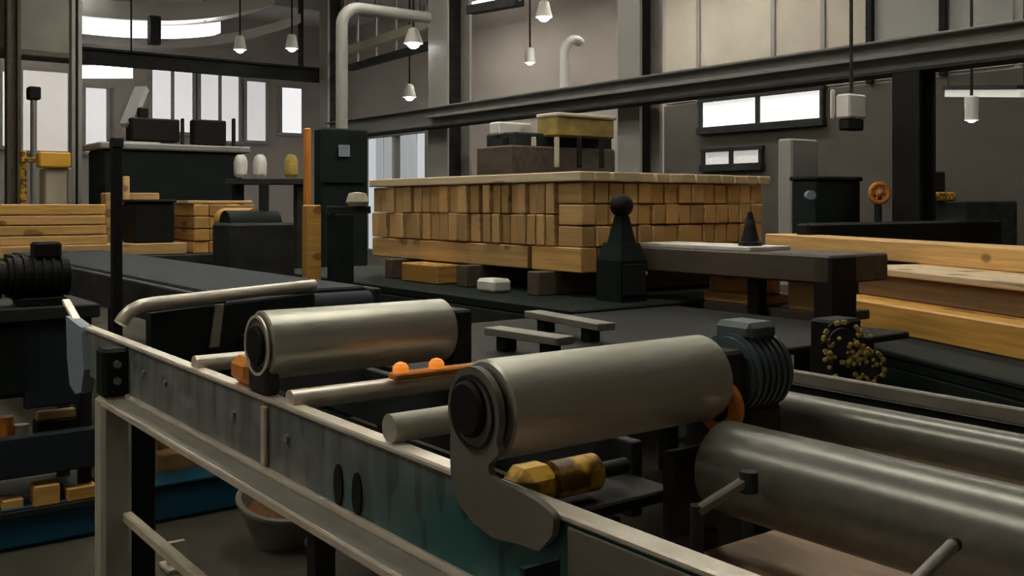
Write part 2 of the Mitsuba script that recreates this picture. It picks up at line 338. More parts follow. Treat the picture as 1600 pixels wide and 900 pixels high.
t = thing('crane_rail', 'dark crane rail running level across the upper left', 'beam')
y = C(240, 97, 22)[1]
part(t, 'web', box(on_y(-60, y), on_y(500, y), y-.05, y+.05, 4.45, 4.75), 'dark_steel'); part(t, 'flange', box(on_y(-60, y), on_y(500, y), y-.15, y+.15, 4.75, 4.80), 'dark_steel')
for px in (60, 470): x = on_y(px, y); part(t, 'hanger', box(x-.05, x+.05, y-.05, y+.05, 4.8, ZC), 'dark_steel')
t = thing('roof_beam', 'pale beige roof beam slanting up beside the bright lamp', 'beam')
a, b = C(548, 78, 25), C(676, 36, 20.5)
part(t, 'chord', bar(a, b, .16, .2), 'beige'); part(t, 'lower_chord', bar(a-[0, 0, .45], b-[0, 0, .45], .14, .16), 'dark_steel')
for s in (.1, .35, .6, .85): q = a*(1-s)+b*s; part(t, 'hanger', cyl(q-[0, 0, .45], [q[0], q[1], ZC], .035, 8), 'column')
t = thing('roof_beam', 'short dark roof beam at the top edge right of the broad column', 'beam')
a, b = C(735, 16, 19), C(812, 2, 17.5)
part(t, 'chord', bar(a, b, .2, .16), 'dark_steel')
for q in (a, b): part(t, 'hanger', cyl(q, [q[0], q[1], ZC], .03, 8), 'column')
t = thing('overhead_duct', 'large grey brown duct box hanging at the top left corner', 'duct')
p = C(48, 40, 17.5); part(t, 'duct_body', blk(-50, 112, -30, 84, 17.5, .3), 'duct', label='grey brown sheet box'); part(t, 'lower_rim', blk(-54, 115, 80, 90, 17.5, .32), 'dark_brown')
part(t, 'hanger', cyl([p[0], p[1], H+345*17.5/F], [p[0], p[1], ZC], .04, 10), 'dark_steel')
# pipes
e = C(534, 40, 18); r = .35
t = thing('curved_pipe', 'grey pipe bending down from the ceiling along the far column', 'pipe')
part(t, 'pipe', tube([[e[0], e[1], z] for z in np.linspace(0, e[2], 8)]+[e+[r-r*math.cos(a), 0, r*math.sin(a)] for a in np.linspace(.1, 1.57, 8)]+[e+[r+.6, 0, r], e+[r+1.5, 0, r]], .11, 14), 'column', smooth=40)
part(t, 'hanger', cyl(e+[r+1.3, 0, r], [e[0]+r+1.3, e[1], ZC], .02, 8), 'dark_steel')
e = C(882, 110, 18)
t = thing('silver_pipe', 'bright silver pipe elbow rising behind the gantry beam', 'pipe')
part(t, 'pipe', tube([e+[0, 0, z] for z in (-2, -1, 0)]+[e+[.22-.22*math.cos(a), -.05*math.sin(a), .35+.22*math.sin(a)] for a in np.linspace(0, 2.2, 10)], .085, 14), 'white', smooth=40)
part(t, 'stand', cyl([e[0], e[1], 0], e-[0, 0, 2], .06, 12), 'column')

# ---------------------------------------------------------------- foreground roller conveyor
RX, RT = .87, H-.42                                   # outer face of the near side rail, its top
cv = thing('roller_conveyor', 'grey steel roller conveyor with big rollers running into the lower right foreground', 'conveyor')
part(cv, 'side_rail', box(RX, RX+.03, .25, 3.60, RT-.165, RT-.012, .002), 'rail_paint', label='worn grey green web of the near rail, teal towards the camera')
part(cv, 'top_flange', box(RX-.006, RX+.032, .25, 3.70, RT-.012, RT, .004), 'bare_edge', label='bright worn top edge')
part(cv, 'lower_flange', box(RX-.075, RX+.03, .25, 3.10, RT-.177, RT-.165, .004), 'grey_paint')
part(cv, 'flange_edge', box(RX-.083, RX-.073, .25, 3.10, RT-.180, RT-.162, .003), 'bare_edge')
part(cv, 'weld_bead', cyl([RX-.006, .25, RT-.160], [RX-.006, 3.10, RT-.160], .009, 10), 'bare_edge', smooth=40)
FX = 1.365
part(cv, 'far_rail', box(FX, FX+.03, 1.43, 3.7, RT-.20, RT-.05, .003), 'dark_steel')
RR, RZ = .0765, H-.313
YN = 1.237                                            # the near roller's axis
rollers = [(YN, RR), (2.108, RR)]
for i, (y, r) in enumerate(rollers):
    x0, x1 = RX+.004, RX+.485
    k = part(cv, 'roller', lathe([[.03, 0], [r-.004, 0], [r, .004], [r, x1-x0-.004], [r-.004, x1-x0], [.03, x1-x0]], [x0, y, RZ], [1, 0, 0], 64), 'roller_steel', smooth=30)
    part(k, 'end_disc', lathe([[.03, -.006], [r-.010, -.006], [r-.012, .0], [.03, 0]], [x0, y, RZ], [1, 0, 0], 48), 'bracket_grey', smooth=30)
    part(k, 'end_ring', lathe([[r-.016, -.006], [r-.016, -.010], [r-.009, -.010], [r-.009, -.006]], [x0, y, RZ], [1, 0, 0], 48), 'black' if i == 0 else 'bare_edge', smooth=30)
    if i: part(k, 'hub', lathe([[0, -.016], [.040, -.016], [.044, -.012], [.044, 0], [0, 0]], [x0, y, RZ], [1, 0, 0], 36), 'black', smooth=30, label='black hub')
    part(k, 'axle', cyl([x1, y, RZ], [FX+.06, y, RZ], .022, 20), 'dark_steel', smooth=30)
    part(k, 'far_bearing', box(FX-.004, FX+.05, y-.05, y+.05, RT-.08, RZ+.05, .006), 'dark_steel')
# flared bearing bracket of the near roller, from the roller's end down over the rail
y = YN
xb = RX-.020
outline = [(704, 655), (703, 700), (704, 735), (710, 770), (722, 795), (740, 818), (770, 840), (815, 852), (842, 862), (862, 838), (866, 806), (840, 784), (805, 764), (775, 752), (758, 738), (766, 722), (785, 705)]
pts = []
for a, b in outline: yy = on_x(a, xb); pts.append((yy, H-(b-HY)/F*depth(xb, yy)))
disc = Polygon([(y+.068*math.cos(a), RZ+.068*math.sin(a)) for a in np.linspace(0, 2*math.pi, 48)[:-1]])
br = Polygon(pts).buffer(0).union(disc).buffer(.012).buffer(-.024).buffer(.012)
br = max(getattr(br, 'geoms', [br]), key=lambda g: g.area)
m = trimesh.creation.extrude_polygon(br, .012, engine='earcut')
m.apply_transform(np.array([[0, 0, 1, RX-.020], [1, 0, 0, 0], [0, 1, 0, 0], [0, 0, 0, 1.0]]))
k = part(cv, 'bearing_bracket', m, 'bracket_grey', label='flared grey bracket carrying the near roller')
part(k, 'bearing_cover', lathe([[0, -.012], [.038, -.012], [.043, -.007], [.043, 0], [0, 0]], [RX-.020, y+.006, RZ+.004], [1, 0, 0], 40), 'black', smooth=30, label='round black bearing cover')
part(k, 'cover_rim', lathe([[.052, -.004], [.056, -.004], [.056, 0], [.052, 0]], [RX-.020, y, RZ], [1, 0, 0], 40), 'dark_steel')
part(cv, 'cover_plate', box(RX-.006, RX-.001, .25, y-.205, RT-.160, RT-.016, .003), 'bracket_grey', label='plain brownish grey cover plate on the rail nearest the camera')
part(cv, 'bracket_gusset', prism_x([(y-.19, RT-.164), (y-.20, RT-.164), (y-.20, RT-.06), (y-.19, RT-.06)], RX-.075, RX-.014), 'belt')
# small bearing of the second roller
part(cv, 'bearing_block', box(RX-.004, RX+.030, 2.108-.05, 2.108+.05, RT+.001, RZ-.04, .006), 'dark_steel')
part(cv, 'sensor', box(RX+.0, RX+.06, 2.18, 2.29, RT+.001, RT+.065, .02), 'orange', label='small orange sensor on the rail')
# slots in the web
for yy in (1.715, 1.64): part(cv, 'black_slot', prism_x([(yy+.018*math.cos(a), RT-.115+.04*math.sin(a)) for a in np.linspace(0, 2*math.pi, 20)[:-1]], RX-.004, RX-.0005), 'black', label='black oblong slot in the rail')
for yy in (2.25, 2.75, 2.95, 1.95): part(cv, 'bolt_head', cyl([RX-.007, yy, RT-.07], [RX, yy, RT-.07], .010, 6), 'grey_paint')
part(cv, 'web_stiffener', box(RX-.010, RX-.0005, 2.05, 2.075, RT-.150, RT-.02, .003), 'beige', label='pale stiffener strip')
# cross bars below the rollers
part(cv, 'crossbar', cyl([RX+.006, 1.955, RT+.008], [FX+.02, 1.955, RT+.008], .022, 24), 'bare_edge', smooth=30, label='pale round cross bar below the second roller')
part(cv, 'crossbar', cyl([RX+.006, 1.535, RT+.024], [FX+.02, 1.535, RT+.024], .026, 24), 'post_paint', smooth=30)
part(cv, 'crossbar', cyl([RX+.006, 2.545, RT+.008], [FX+.02, 2.545, RT+.008], .022, 24), 'bare_edge', smooth=30)
for x_ in (on_y(626, 1.925), on_y(682, 1.925)):
    k = part(cv, 'indicator_lamp', lathe([[0, 0], [.018, 0], [.018, .012], [.012, .02], [0, .024]], [x_, 1.925, RT+.046], [0, 0, 1], 20), 'orange', smooth=30, label='glowing orange indicator lamp', emit=[.55, .16, .02])
part(cv, 'lamp_socket', box(on_y(612, 1.925), on_y(760, 1.925), 1.905, 1.945, RT+.031, RT+.046, .004), 'orange')
# post, foot and brace at the far end
PX0, PX1, PY0, PY1 = .79, .88, 3.10, 3.19
part(cv, 'post', box(PX0, PX1, PY0, PY1, .02, RT-.16, .012), 'post_paint', smooth=30, label='pale square post at the far end of the rail')
part(cv, 'post_back_channel', box(PX1+.002, PX1+.075, PY0+.02, PY1, .02, RT-.18, .006), 'dark_green')
part(cv, 'post_bracket', box(PX0+.005, PX1-.005, PY0+.005, PY1, RT-.16, RT-.014, .01), 'dark_green')
for zz in (RT-.06, RT-.11): part(cv, 'bolt_head', cyl([PX0+.045, PY0-.006, zz], [PX0+.045, PY0+.006, zz], .012, 6), 'grey_paint')
part(cv, 'foot_plate', box(PX0-.05, PX1+.09, PY0-.05, PY1+.05, 0, .02), 'grey_paint')
part(cv, 'stringer', box(PX1-.03, PX1+.0, .39, 3.10, .49, .522, .005), 'beige', label='pale lower stringer bar')
part(cv, 'end_plate', prism_x([(3.60, RT-.0), (3.56, RT-.14), (3.60, RT-.22), (3.68, RT-.24), (3.76, RT-.22), (3.80, RT-.13), (3.82, RT+.02)], RX-.02, RX+.02), 'plate_blue', label='rounded blue grey end plate')
part(cv, 'end_lip', bar([RX, 3.70, RT-.005], [RX+.02, 4.0, RT+.06], .03, .012), 'bare_edge')
part(cv, 'post', box(PX0, PX1, .30, .39, .02, RT-.18, .012), 'grey_paint', smooth=30)
part(cv, 'foot_plate', box(PX0-.05, PX1+.09, .25, .44, 0, .02), 'grey_paint')
for yy in (1.6, 2.85): part(cv, 'far_post', box(FX, FX+.07, yy, yy+.07, 0, RT-.2, .006), 'dark_steel')
# drive motor at the near roller's far end
k = part(cv, 'drive_motor', cyl([FX+.055, YN, RZ], [FX+.165, YN, RZ], .068, 40), 'blue_grey', smooth=30, label='blue grey drive motor at the far end of the near roller')
for i in range(6): part(k, 'cooling_fin', lathe([[.066, 0], [.074, 0], [.074, .008], [.066, .008]], [FX+.062+.017*i, YN, RZ], [1, 0, 0], 32), 'blue_grey')
part(k, 'terminal_box', box(FX+.07, FX+.15, YN-.045, YN+.045, RZ+.06, RZ+.095, .01), 'blue_grey')
part(k, 'motor_foot', box(FX+.06, FX+.155, YN-.05, YN+.05, RZ-.12, RZ-.06, .006), 'dark_steel')
part(cv, 'orange_collar', lathe([[.026, 0], [.046, 0], [.05, .004], [.05, .016], [.026, .016]], [RX+.489, YN-.032, RZ-.05], [1, 0, 0], 28), 'orange', smooth=30, label='orange collar')
k = part(cv, 'gear_motor', cat(box(1.02, 1.11, 1.335, 1.41, RT-.105, RT-.035, .02), cyl([1.11, 1.37, RT-.07], [1.21, 1.37, RT-.07], .034, 24)), 'yellow', smooth=30, label='dusty yellow gear motor under the near roller')
part(k, 'output_shaft', cyl([1.21, 1.37, RT-.07], [1.29, 1.37, RT-.07], .014, 16), 'dark_steel', smooth=30)
part(cv, 'motor_shelf', box(RX+.035, FX, 1.31, 1.44, RT-.135, RT-.112, .004), 'black')
part(cv, 'belly_plate', box(RX+.035, FX, 1.46, 2.95, RT-.22, RT-.205, .004), 'black')
# curved guard over the third roller place
pts = [C(188, 506, 3.15), C(194, 496, 3.16), C(204, 486, 3.17), C(220, 478, 3.20), C(240, 474, 3.25)]+[C(x, 474-(x-240)*.116, 3.25+(x-240)*.0029) for x in range(265, 500, 25)]
a, b = C(232, 482, 3.27), C(488, 452, 3.96)
t = part(cv, 'guard_panel', bar(a-[0, 0, .15], b-[0, 0, .15], .03, .27), 'dark_green', label='dark machine guard left of the rollers')
part(t, 'top_tube', tube(pts, .022, 14), 'bare_edge', smooth=40, label='bent pale tube')
c_ = C(350, 482, 3.56); part(t, 'stay', bar([c_[0]-.03, c_[1]-.03, c_[2]+.02], [c_[0]-.06, c_[1]-.06, c_[2]-.13], .035, .02), 'grey_paint')

# brown board and link inside the conveyor
one('brown_board', box(RX+.04, 1.72, .30, 1.18, H-.625, H-.60, .003), 'board_brown', 'wide brown board lying below the rollers at the bottom edge', 'board')
t = thing('shelf_frame', 'dark frame carrying the brown board under the rollers', 'frame')
for yy in (.5, 1.1): part(t, 'bearer', box(RX+.04, 1.9, yy, yy+.05, H-.68, H-.626), 'black')
for xx in (RX+.06, 1.84):
    for yy in (.5, 1.1): part(t, 'leg', box(xx, xx+.05, yy, yy+.05, 0, H-.68), 'black')
t = thing('grey_link_arm', 'short grey link arm slanting up beside the brown board', 'link arm')
a, b = np.array([1.137, 1.048, H-.47]), np.array([1.20, 1.00, H-.42])
part(t, 'arm', bar(a, b, .022, .014), 'bracket_grey'); part(t, 'pivot', cyl(a-[0, 0, .129], a+[0, 0, .01], .011, 20), 'dark_steel', smooth=30); part(t, 'pivot', cyl(b-[0, 0, .02], b+[0, 0, .012], .014, 16), 'dark_steel', smooth=30)

# ---------------------------------------------------------------- second roller bed (rollers parallel to the rail)
rb = thing('roller_bed', 'roller bed with long grey rollers lying side by side at the right foreground', 'conveyor')
for x, r, y1 in ((1.31, .077, 1.148), (1.615, .041, 1.36)):
    z = H-.37-r
    k = part(rb, 'roller', lathe([[0, 0], [r-.006, 0], [r, .006], [r, 1.9], [0, 1.9]], [x, y1, z], [0, -1, 0], 64), 'roller_dark', smooth=30)
    part(k, 'axle', cyl([x, y1, z], [x, y1+.035, z], r*.35, 20), 'dark_steel', smooth=30)
part(rb, 'end_beam', box(1.20, 1.80, -.80, -.745, H-.62, H-.36, .006), 'dark_steel')
part(rb, 'end_beam', box(1.22, 1.35, 1.183, 1.208, H-.57, H-.42, .006), 'dark_steel')
part(rb, 'end_beam', box(1.54, 1.80, 1.395, 1.44, H-.58, H-.385, .006), 'dark_steel')
part(rb, 'guide_rail', bar([1.92, 1.75, H-.40], [1.86, -.2, H-.40], .02, .03), 'grey_paint')
part(rb, 'guide_wall', bar([1.93, 1.75, H-.52], [1.87, -.2, H-.52], .02, .2), 'black')
for x in (1.24, 1.75): part(rb, 'leg', box(x, x+.05, -.79, -.75, 0, H-.60), 'dark_steel')
part(rb, 'leg', box(1.70, 1.78, 1.40, 1.44, 0, H-.58), 'dark_steel'); part(rb, 'leg', box(1.30, 1.34, 1.183, 1.208, 0, H-.57), 'dark_steel')
q = C(1465, 875, 1.45); t = thing('slanted_rod', 'short pale rod slanting up at the lower right corner', 'rod')
part(t, 'rod', cyl(C(1425, 915, 1.12), C(1490, 850, 1.22), .008, 14), 'grey_paint', smooth=30); part(t, 'end_knob', ball(C(1490, 850, 1.22), .0095), 'dark_steel', smooth=True)

# ---------------------------------------------------------------- machine bed under the lumber stack
bed = thing('machine_bed', 'dark green machine bed carrying the lumber stack', 'machine')
SX, SY, SZ = 3.92, 4.56, H-.415                       # near corner of the stack, its underside
BZ = SZ-.15
part(bed, 'top_plate', box(3.45, 5.75, 4.05, 8.2, BZ-.06, BZ, .01), 'dark_green')
part(bed, 'side_beam', box(3.45, 3.55, 4.05, 8.2, BZ-.30, BZ-.06, .006), 'dark_steel'); part(bed, 'side_beam', box(3.55, 5.75, 4.05, 4.15, BZ-.30, BZ-.06, .006), 'dark_steel')
for x in (3.5, 5.6):
    for y in (4.16, 6.0, 8.0): part(bed, 'leg', box(x, x+.12, y, y+.12, 0, BZ-.06), 'dark_steel')
def taper(c, lv):                                     # stacked square sections (half width, height) as one solid
    q = [(c[0]+a*w, c[1]+b*w, c[2]+h) for w, h in lv for a in (-1, 1) for b in (-1, 1)]
    return trimesh.convex.convex_hull(np.array(q))
k = thing('stop_post', 'dark stop post with a round knob before the lumber stack', 'post')
part(k, 'body', cat(taper([4.02, 4.30, BZ], [(.105, 0), (.105, .24), (.075, .34)]), taper([4.02, 4.30, BZ+.34], [(.06, 0), (.03, .16)])), 'dark_green')
part(k, 'shoulder_plate', box(3.93, 4.11, 4.195, 4.20-.012, BZ+.04, BZ+.22), 'dark_steel')
part(k, 'knob', ball([4.02, 4.30, BZ+.56], .07), 'black', smooth=True)
part(k, 'pale_button', ball([4.115, 4.21, BZ+.16], .022), 'beige', smooth=True)
one('white_lamp_box', box(*[SX-.25, SX-.10], SY+.55, SY+.75, BZ, BZ+.09, .02), 'white', 'small white box under the near left side of the lumber stack', 'box', smooth=30)
# stack: cross piled boards
ORD = 'first second third fourth fifth sixth seventh eighth ninth tenth eleventh twelfth thirteenth fourteenth fifteenth sixteenth seventeenth eighteenth nineteenth twentieth'.split()
def layer(axis, n, span0, span1, a0, a1, z0, z1, hue, label, gap=.012, jit=.012, name='lumber_board', start=0, tail='', group=''):
    w = (span1-span0)/n
    for i in range(n):
        s0, s1 = span0+i*w+gap/2, span0+(i+1)*w-gap/2
        j0, j1 = rng.uniform(-jit, jit), rng.uniform(-jit, jit)
        dz = rng.uniform(-.004, 0)
        b = box(a0+j0, a1+j1, s0, s1, z0, z1+dz, .006) if axis == 'x' else box(s0, s1, a0+j0, a1+j1, z0, z1+dz, .006)
        wood(name, b, axis, min(1, max(-1.7, hue+rng.uniform(-.15, .15))), f'{ORD[start+i]} {label} {tail}'.strip(), 'board', group or label)
L, Wd = 2.62, 1.70
yg = on_x(825, SX)                                    # gap in the bottom layer
z = SZ
layer('y', 12, SX, SX+Wd, SY, yg-.02, z, z+.155, .8, 'short thick bottom board from the left at the near end of the lumber stack')
layer('y', 12, SX+.01, SX+Wd, yg+.02, SY+L, z, z+.15, .4, 'long bottom board from the left, behind the gap under the lumber stack'); z += .157
ye, yd = SY+.24, on_x(750, SX)
for r in range(3): layer('y', 14, SX+.005, SX+Wd, SY, ye-.015, z+r*.1335, z+r*.1335+.129, .4, 'timber block from the left, '+('lower', 'middle', 'upper')[r]+' row of the right face of the lumber stack', .013, .012)
for r in range(2):
    for a_, b_, n_ in ((ye, yd-.025, 8), (yd+.025, SY+L, 12)):
        layer('x', n_, a_, b_, SX+.01, SX+Wd, z+r*.2, z+r*.2+.197, .2, 'upright board end from the near corner, '+('lower', 'upper')[r]+' row of the lumber stack', .02, .018, start=0 if n_ == 8 else 8)
z += .402
layer('y', 14, SX-.02, SX+Wd+.05, SY-.03, SY+L, z, z+.06, -1.5, 'thin top board tinted pale for the highlight, from the left of the lumber stack', .008); z += .045  # tint lifted to draw the highlight along the stack's upper edge
for i, (y, mt, lab, hue) in enumerate(((SY+.25, 'd', 'dark bearer under the near end of the lumber stack', 0), (SY+1.05, 'd', 'dark bearer under the middle of the lumber stack', 0), (SY+2.05, 'd', 'dark bearer under the far end of the lumber stack', 0))):
    one('stack_bearer', box(SX-.12, SX+Wd+.05, y, y+.12, BZ, SZ-.001, .006), 'dark_brown', lab, 'bearer')
wood('timber_block', box(SX-.16, SX+.6, SY+1.35, SY+1.85, BZ, SZ-.012, .01), 'x', 1.0, 'squat orange timber block between the dark bearers under the stack', 'timber block')

# chain deck between conveyor and bed
cd = thing('chain_deck', 'dark chain deck with pale slide bars between the rollers and the lumber stack', 'conveyor')
part(cd, 'deck_plate', box(1.75, 4.10, 2.5, 3.95, H-.60, H-.57, .006), 'black')
for (p0, p1) in (((770, 516), (884, 533)), ((832, 490), (948, 511))):
    a, b = onz(*p0, H-.50), onz(*p1, H-.50)
    part(cd, 'slide_bar', bar(a, b, .09, .03), 'grey_paint')
    for q in (a*.8+b*.2, a*.2+b*.8): part(cd, 'bar_support', box(q[0]-.03, q[0]+.03, q[1]-.03, q[1]+.03, H-.57, H-.514), 'black')
for x in (2.15, 3.9):
    for y in (2.6, 3.8): part(cd, 'leg', box(x, x+.08, y, y+.08, 0, H-.60), 'dark_steel')

# ---------------------------------------------------------------- bench at the right of the stack
bn = thing('work_bench', 'dark brown bench beside the right end of the lumber stack', 'bench')
part(bn, 'bench_top', box(4.24, 4.75, 3.02, 4.45, H-.40, H-.255, .01), 'dark_brown')
part(bn, 'leg', box(4.24, 4.44, 3.00, 3.12, 0, H-.26, .008), 'black'); part(bn, 'leg', box(4.30, 4.38, 3.52, 3.60, 0, H-.40, .008), 'black')
part(bn, 'leg', box(4.6, 4.72, 3.86, 3.98, 0, BZ-.05, .008), 'black')
part(bn, 'lower_shelf', box(4.39, 4.75, 3.13, 4.00, BZ-.05, BZ, .006), 'dark_brown')
one('white_sheet', box(4.27, 4.62, 3.55, 4.42, H-.254, H-.232, .003), 'white', 'white sheet lying on the dark bench in front of the lumber stack', 'sheet')
t = thing('black_cone', 'black cone standing on the bench at the right end of the lumber stack', 'cone')
p = np.array([4.45, on_x(1172, 4.45), H-.231])
part(t, 'cone', lathe([[0, 0], [.066, 0], [.066, .02], [.052, .025], [.012, .19], [0, .195]], p, [0, 0, 1], 28), 'black', smooth=30)
part(t, 'collar', lathe([[.027, 0], [.031, 0], [.024, .03], [.02, .03]], p+[0, 0, .12], [0, 0, 1], 28), 'dark_steel', smooth=30)
wood('timber_block', box(4.42, 4.64, 3.20, 3.42, BZ+.001, H-.402, .008), 'x', .5, 'short pale orange timber block below the bench between its legs', 'timber block')
wood('yellow_timber', box(4.46, 4.62, 3.62, 4.02, BZ+.061, BZ+.15, .006), 'y', 1.0, 'golden timber lying below the dark bench, upper of two', 'timber')
wood('yellow_timber', box(4.42, 4.68, 3.58, 4.02, BZ+.001, BZ+.06, .006), 'y', .6, 'golden timber lying below the dark bench, lower of two', 'timber')

# ---------------------------------------------------------------- timber pile at the right
D3 = np.array([.3907, .9205]); N3 = np.array([.9205, -.3907])
O3 = C(1430, 483, 5.6)[:2]
def skew(name, u0, u1, v0, v1, z0, z1, hue, label, b=.008):     # v grows away from the camera
    m = bbox(v1-v0, u1-u0, z1-z0, b)
    A = np.eye(4); A[:2, 0], A[:2, 1] = N3, D3
    c = O3+D3*(u0+u1)/2+N3*(v0+v1)/2; A[:3, 3] = [c[0], c[1], (z0+z1)/2]
    m.apply_transform(A)
    return m if hue is None else wood(name, m, 'skew', hue, label, 'timber')
zt = H-.757
tb = thing('green_table', 'dark green steel table under the timber pile at the right', 'table')
part(tb, 'table_top', skew('', -2.6, .20, -.55, 1.2, zt-.05, zt, None, ''), 'dark_green')
part(tb, 'table_apron', skew('', -2.6, .20, -.55, -.50, zt-.55, zt-.05, None, ''), 'dark_green')
part(tb, 'front_bar', skew('', -2.6, .20, -.56, -.46, zt, zt+.03, None, ''), 'dark_green')
for u in (-2.5, .1):
    for v in (-.44, 1.1): part(tb, 'leg', skew('', u-.05, u+.05, v-.05, v+.05, 0, zt-.05, None, ''), 'dark_steel')
skew('timber_beam', -2.6, .90, 0, .50, zt+.001, H-.588, 1.0, 'golden timber beam at the bottom front of the right pile')
skew('timber_beam', -2.6, .90, .52, 1.05, zt+.001, H-.588, .9, 'golden timber beam at the bottom back of the right pile, mostly hidden')
skew('lit_top_board', -2.6, .96, .20, 1.02, H-.445, H-.40, -.9, 'wide board coloured pale for the lit top in the middle of the right pile')  # slab top split off in paler wood for the light on it
for v, lab in ((.24, 'timber beam coloured dark for shade under the pale board, front of the right pile'), (.66, 'timber beam coloured dark for shade under the pale board, back of the right pile')):  # slab side split off in darker wood to stand for its shade
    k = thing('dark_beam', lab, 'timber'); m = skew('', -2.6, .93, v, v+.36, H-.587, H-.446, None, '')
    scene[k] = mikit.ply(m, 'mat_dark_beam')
skew('timber_beam', -2.6, 3.1, .72, 1.02, H-.399, H-.255, .55, 'long orange timber beam lying on top of the right pile')
t = thing('trestle', 'dark trestle under the far end of the long top beam of the right pile', 'trestle')
part(t, 'bearer', skew('', 2.5, 2.6, .70, 1.04, H-.46, H-.401, None, ''), 'dark_steel')
for v in (.74, .94): part(t, 'leg', skew('', 2.52, 2.58, v, v+.06, 0, H-.46, None, ''), 'dark_steel')
# chain drive with sawdust
t = thing('chain_drive', 'black chain drive dusted with yellow sawdust in front of the timber pile', 'chain drive')
c0 = C(1330, 548, 3.45)
u_, v_ = np.array([RGT[0], RGT[1], 0]), np.array([0, 0, 1.0]); nrm = np.array([-FWD[0], -FWD[1], 0])
part(t, 'guard', box(c0[0]-.02, c0[0]+.14, c0[1]+.05, c0[1]+.16, c0[2]-.17, c0[2]+.10, .01), 'black')
for (dx, dz, r) in ((-.03, .03, .07), (.06, -.055, .055)):
    q = c0+u_*dx+v_*dz
    part(t, 'sprocket', lathe([[0, 0], [r-.02, 0], [r-.02, .012], [0, .012]], q, nrm, 28), 'dark_steel', smooth=30)
    for i in range(18): a = i*2*math.pi/18; part(t, 'chain_link', bar(q+r*(math.cos(a)*u_+math.sin(a)*v_)+nrm*.008, q+r*(math.cos(a+.28)*u_+math.sin(a+.28)*v_)+nrm*.008, .014, .016), 'sawdust' if i % 3 else 'black')
part(t, 'bracket', box(c0[0]+.02, c0[0]+.10, c0[1]+.06, c0[1]+.14, 0, c0[2]-.17), 'black')
ms = []
for i in range(90):
    a, rr = rng.uniform(0, 6.28), rng.uniform(.0, .11)
    ms.append(ball(c0+u_*(rr*math.cos(a)+.01)+v_*(rr*math.sin(a)*.9-.02)+nrm*rng.uniform(-.002, .014), rng.uniform(.005, .012), 1))
part(t, 'sawdust_crumbs', cat(*ms), 'sawdust', smooth=True, kind='stuff')

# ---------------------------------------------------------------- left: belt, boards, boxes, posts
bc = thing('belt_conveyor', 'dark belt conveyor running away at the left behind the roller frame', 'conveyor')
part(bc, 'belt', box(1.62, 2.35, 4.35, 9.2, H-.43, H-.40, .01), 'belt'); part(bc, 'side_beam', box(1.56, 1.61, 4.3, 9.2, H-.60, H-.41, .006), 'dark_steel'); part(bc, 'side_beam', box(2.36, 2.41, 4.3, 9.2, H-.60, H-.41, .006), 'dark_steel')
part(bc, 'end_roller', cyl([1.62, 4.33, H-.49], [2.35, 4.33, H-.49], .07, 28), 'belt', smooth=30)
part(bc, 'underside', box(1.62, 2.35, 4.42, 9.2, H-.6, H-.44, .004), 'black')
for x in (1.57, 2.36):
    for y in (4.95, 6.8, 9.0): part(bc, 'leg', box(x, x+.05, y, y+.06, 0, H-.6), 'dark_steel')
tbl = thing('timber_trestle', 'low dark trestle under the lumber at the far left', 'trestle')
yt = 9.45
part(tbl, 'top', box(-.4, 3.9, yt-.1, yt+1.4, H-.56, H-.47, .01), 'dark_steel')
for x in (-.3, 1.7, 3.7):
    for y in (yt, yt+1.25): part(tbl, 'leg', box(x, x+.1, y, y+.1, 0, H-.56), 'dark_steel')
def xat(px): return on_y(px, yt)
wood('long_board', box(xat(-60), xat(292), yt, yt+.5, H-.469, H-.36, .008), 'x', .35, 'long pale orange board at the bottom of the left lumber stack', 'board')
zz = H-.359
for i, (h, hue) in enumerate(((.09, .6), (.09, .7), (.09, .6), (.10, .85))):
    for j in range(3):
        wood('left_stack_board', box(xat(-60)+rng.uniform(-.02, .02), xat(172)+rng.uniform(-.04, .02), yt+.02+j*.17, yt+.18+j*.17, zz, zz+h-.006, .008), 'x', hue, f'{("front", "middle", "rear")[j]} golden board of the {ORD[i]} course from below, left edge lumber stack', 'board', 'long golden boards of the left edge stack')
    zz += h
for i in range(4):
    for j in range(5):
        x0 = xat(280)+j*.155
        wood('short_board', box(x0, x0+.148, yt+.02+rng.uniform(0, .03), yt+1.0, H-.359+.0+i*.105 if False else H-.469+.0+i*.12, H-.469+i*.12+.113, .008), 'y', .55+.3*rng.random(), f'{ORD[j-1]} orange board end from the left, {ORD[i]} row of the stack beside the black box', 'board', 'board ends of the small stack right of the black box') if x0 > xat(293) else None
for j in range(3): wood('pale_top_board', box(xat(296), xat(398), yt+.05+j*.3, yt+.33+j*.3, H+.012, H+.042, .006), 'x', .0, f'{("front", "middle", "rear")[j]} pale board lying on top of the small lumber stack', 'board', 'pale boards on top of the small stack')
t = thing('black_box', 'black box standing on the long pale board between the two left lumber stacks', 'box')
part(t, 'body', box(xat(212), xat(276), yt+.05, yt+.45, H-.359, H+.02, .02), 'black', smooth=30); part(t, 'lid', box(xat(210), xat(278), yt+.03, yt+.47, H+.02, H+.05, .01), 'black')
wood('pale_stake', box(xat(222), xat(232), yt+.6, yt+.68, H-.46, H+.28, .008), 'x', .0, 'pale wooden stake standing behind the black box', 'stake')
wood('pale_plank', box(xat(200), xat(288), yt+.75, yt+.95, H-.46, H+.12, .008), 'x', .15, 'pale plank standing on edge behind the black box', 'plank')
p = C(182, 400, 5.2); t = thing('black_post', 'slim black post standing in front of the left lumber stacks', 'post')
part(t, 'pole', box(p[0]-.025, p[0]+.025, p[1]-.025, p[1]+.025, .02, H+.30, .005), 'black'); part(t, 'foot', box(p[0]-.1, p[0]+.1, p[1]-.1, p[1]+.1, 0, .02), 'black'); part(t, 'cap', box(p[0]-.03, p[0]+.03, p[1]-.03, p[1]+.03, H+.30, H+.35), 'dark_steel')
